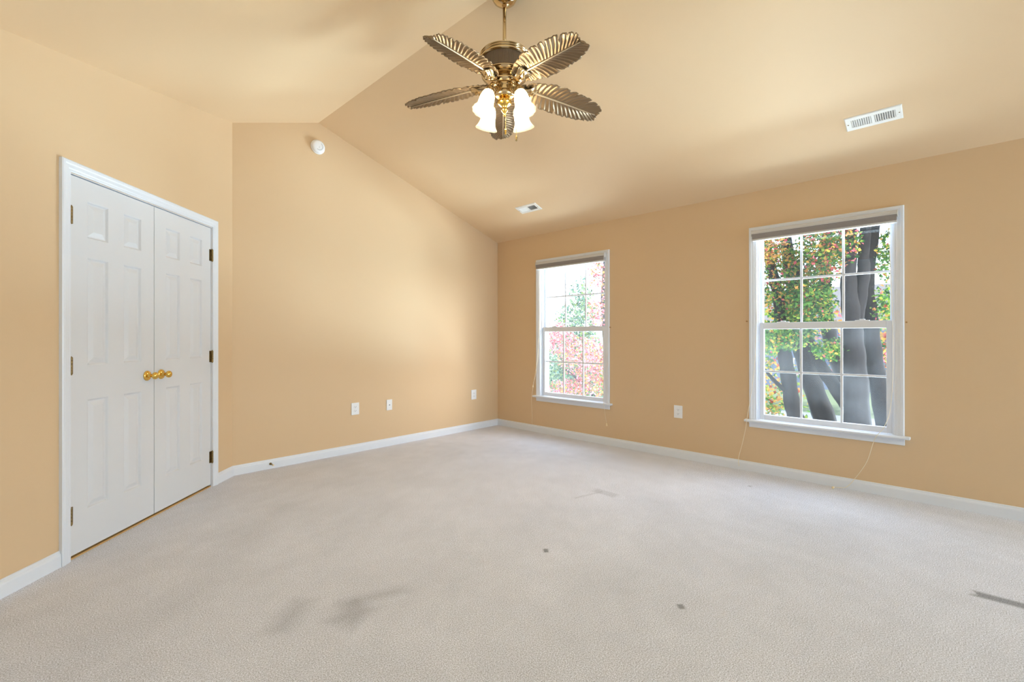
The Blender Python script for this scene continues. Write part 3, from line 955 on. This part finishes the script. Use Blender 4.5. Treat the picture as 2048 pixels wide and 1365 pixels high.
def tree(name, base, label, stems, blobs, n, size, mats, weights, seed, bark='bark', group='trees outside the windows'):
    """stems: list of (points, r_bottom, r_top) in world coordinates"""
    t = empty(name, Matrix.Translation(base)); tag(t, label, 'tree', group)
    B = Vector(base); rnd = np.random.default_rng(seed)
    for pts, r0, r1 in stems:
        b = MB(); P = [Vector(p) - B for p in pts]; out = []; N = 5
        for i in range(len(P) - 1):
            p0, p1, p2, p3 = P[max(i - 1, 0)], P[i], P[i + 1], P[min(i + 2, len(P) - 1)]
            for k in range(N):
                u = k / N
                out.append(0.5 * ((2 * p1) + (p2 - p0) * u + (2 * p0 - 5 * p1 + 4 * p2 - p3) * u * u + (3 * p1 - p0 - 3 * p2 + p3) * u ** 3))
        out.append(P[-1]); m_ = len(out)
        rr = [(r0 + (r1 - r0) * i / (m_ - 1)) * (1 + .06 * sin(i * 1.7)) for i in range(m_)]
        b.tube(out, rr, 12); b.build('stem', M[bark], t)
    if n: leaves(rnd, [(tuple(np.array(a[0]) - np.array(base)),) + tuple(a[1:]) for a in blobs], n, size, mats, weights, t)
    return t


gm = ['green', 'deep green', 'lime', 'orange', 'yellow', 'red', 'rust']
# many-stemmed tree leaning over the window
tree('clump_tree', (6.2, -2.6, GZ), 'dark tree of several leaning stems outside, just left of the forked trunk', [
    ([(6.15, -2.5, GZ), (6.0, -2.32, -1.4), (5.94, -2.26, -.62), (5.86, -2.17, -.18), (5.79, -2.1, .49), (5.74, -2.05, .93), (5.7, -2.01, 1.51), (5.66, -1.97, 1.99), (5.59, -1.89, 2.43), (5.52, -1.82, 2.86), (5.4, -1.7, 4.2)], .17, .075),
    ([(6.85, -2.8, GZ), (6.75, -2.7, -1.6), (6.68, -2.6, -.68), (6.47, -2.38, .22), (6.32, -2.22, 1.02), (6.27, -2.17, 1.52), (6.22, -2.12, 2.12), (6.13, -2.02, 2.92), (6.0, -1.9, 4.4)], .24, .09),
    ([(6.6, -3.25, GZ), (6.52, -3.18, -1.5), (6.46, -3.09, -.48), (6.25, -2.87, .08), (6.05, -2.66, .51), (5.92, -2.53, .84), (5.8, -2.4, 1.31), (5.73, -2.32, 1.88), (5.71, -2.31, 2.63)], .17, .05),
    ([(7.5, -3.0, GZ), (7.42, -2.95, -1.2), (7.39, -2.91, -.12), (7.13, -2.64, .81), (7.05, -2.55, 1.38), (7.0, -2.5, 2.15), (7.04, -2.54, 3.6)], .2, .09),
    ([(5.79, -2.1, .10), (5.6, -1.9, .35), (5.4, -1.65, .75)], .05, .02)],
    [((5.5, -2.55, 1.75), (.7, .42, .62)), ((5.6, -2.75, 2.75), (.8, .5, .6), (4, 2, 1.5, 2.4, 1, .8, .3)), ((5.0, -1.95, 2.85), (.6, .35, .35), (2, 1, 1, 4, 2, .5, .5)),
     ((5.0, -1.95, 1.15), (.55, .36, .32)), ((5.2, -2.3, 1.2), (.5, .3, .3)), ((5.6, -2.85, .95), (.6, .35, .22)), ((6.4, -1.6, 4.4), (1.6, 1.2, 1.0)), ((5.9, -2.2, 2.1), (.9, .6, .8), (4, 2, 2, 1.6, 1, .5, .3))],
    23000, .064, gm, (5, 3.0, 2.2, .7, .4, .08, .12), 3)
tree('forked_tree', (5.55, -3.2, GZ), 'tree with the thickest, forked grey trunk, outside the window nearest the camera', [
    ([(5.6, -3.3, GZ), (5.54, -3.27, -1.6), (5.49, -3.23, -.76), (5.47, -3.21, .27), (5.44, -3.18, .95), (5.42, -3.16, 1.47), (5.38, -3.12, 2.07), (5.40, -3.14, 2.67), (5.43, -3.18, 4.2)], .25, .075),
    ([(5.45, -3.19, 1.30), (5.52, -3.26, 1.9), (5.56, -3.31, 2.33), (5.56, -3.31, 2.67), (5.62, -3.4, 4.0)], .12, .07),
    ([(6.3, -3.62, GZ), (6.24, -3.58, -1.4), (6.19, -3.54, -.39), (6.10, -3.44, .41), (6.04, -3.38, 1.04), (6.01, -3.35, 1.57), (5.98, -3.31, 2.1), (6.04, -3.38, 2.91), (6.1, -3.5, 4.0)], .17, .08)],
    [((6.2, -3.65, 2.6), (.6, .32, .5)), ((6.1, -3.55, 1.7), (.45, .25, .4)), ((5.2, -3.05, 2.75), (.35, .3, .4), (3, 2, 1, 2.5, 1, 1, .5)), ((6.0, -4.4, 4.6), (1.5, 1.2, 1.1)), ((6.3, -3.5, .9), (.3, .2, .2), (1, 2, .5, .5, .5, 3, 1))],
    12500, .064, gm, (5, 3.0, 2.4, .7, .4, .12, .15), 9, 'bark_pale')
# red maple by the far window
tree('red_maple', (4.6, .9, GZ), 'pink and red leaved maple outside the window beside the far corner', [
    ([(4.6, .9, GZ), (4.55, .95, -1), (4.4, 1.0, .4), (4.3, 1.1, 1.8), (4.3, 1.0, 3.4)], .10, .03), ([(4.5, .95, -.8), (4.1, 1.3, .0), (3.6, 1.6, .5)], .05, .015)],
    [((4.25, .95, 2.55), (.42, .42, .55), (3, 3, 1.4, 2, .6, .3)), ((4.15, 1.1, 1.75), (.30, .3, .35)), ((3.55, 1.75, 1.15), (.45, .4, .36), (4, 4, .8, .4, .6, .2)), ((3.95, 1.3, .75), (.7, .6, .45)), ((4.1, 1.15, .25), (.6, .5, .4), (2, 2, 2, 1.5, 1, 1.2)), ((3.7, 1.6, .05), (.5, .45, .25), (3, 3, 1.5, .8, .5, .6)), ((4.6, .7, 3.6), (.9, .9, .8))],
    11500, .054, ['red', 'pink', 'orange', 'yellow', 'rust', 'green'], (2, 4, 1.4, 1, .7, .5), 21)
tree('pale_tree', (9.0, 5.0, GZ), 'pale green conical tree standing behind the red maple', [([(9.0, 5.0, GZ), (9.0, 5.0, 1.5)], .16, .05)],
     [((8.9, 4.9, 2.6), (.45, .45, .7)), ((8.8, 5.0, 1.7), (.8, .8, .8)), ((8.8, 5.1, .7), (1.1, 1.1, .9)), ((8.8, 5.1, -.6), (1.4, 1.4, 1.0))],
     8000, .10, ['pale green', 'blue green', 'lime', 'deep green'], (4, 2, 1.2, 1), 33)
# autumn row across the street
for k, (x, y, h, r, lb, ms, wt) in enumerate((
        (13.2, .9, 3.6, 1.9, 'low orange and yellow tree beside the street, left of the trunks', ['orange', 'yellow', 'lime', 'green', 'rust'], (2, 3, 2, 2, 1)),
        (25.5, -1.6, 6.2, 3.0, 'orange tree across the street seen between the trunks', ['orange', 'yellow', 'red', 'green', 'rust'], (3, 2, 1, 1.5, 1)),
        (27.0, 5.2, 7.5, 3.6, 'yellow green tree across the street in front of the blue grey house', ['lime', 'yellow', 'green', 'orange', 'rust'], (3, 3, 2, 1, .4)),
        (33.0, -9.5, 6.6, 3.2, 'tall green and rust tree across the street behind the forked trunk', ['green', 'rust', 'lime', 'orange', 'red'], (3, 1.5, 2, 1, 1)))):
    tree('autumn_tree', (x, y, GZ), lb, [([(x, y, GZ), (x + .1, y, GZ + h * .5), (x, y + .1, GZ + h * .8)], .16, .05)],
         [((x, y, GZ + h * .62), (r, r, h * .34)), ((x - .5, y + .9, GZ + h * .40), (r * .7, r * .7, h * .24)), ((x - .3, y - .9, GZ + h * .42), (r * .7, r * .7, h * .25))], 1500, .26 if x > 20 else .16, ms, wt, 40 + k)

b = MB(); b.box((T + .1, -40, GZ), (5.0, 40, GZ + .04)); tag(b.build('bounce_slab', mat('pale concrete', col(214, 210, 202), .9, noise=(3, .9))), 'unseen pale concrete slab added to bounce sunlight at the windows', kind='structure')  # reflector slab added out of view to throw sun onto the ceiling
# house across the street
t = empty('house', Matrix.Translation((37, 3.2, GZ))); tag(t, 'blue grey house across the street behind the tree trunks', 'house')
b = MB(); b.box((0, -7, 0), (8, 6, 5.2)); b.build('siding', mat('blue grey siding', col(84, 92, 112), .7, noise=(.6, .9)), t)
b = MB()
r0 = [(-.5, -7.4, 5.1), (8.5, -7.4, 5.1), (4, -7.4, 8.0)]; r1 = [(x, 6.4, z) for x, _, z in r0]
b.grid([r0, r1], close_u=True, smooth=False); b.face(r0); b.face(r1); b.build('gable_roof', mat('grey shingle', col(70, 67, 68), .9), t)
for y in (-5, -2, 1, 4):
    for z in (1, 3.4):
        b = MB(); b.box((-.06, y - .5, z), (0.02, y + .5, z + 1.3)); f = b.build('house_window', M['trim'], t)
        b = MB(); b.box((-.07, y - .42, z + .08), (-.05, y + .42, z + 1.22)); b.build('house_pane', mat('dark pane', col(80, 90, 105), .15) if (y, z) == (-5, 1) else bpy.data.materials['dark pane'], f)
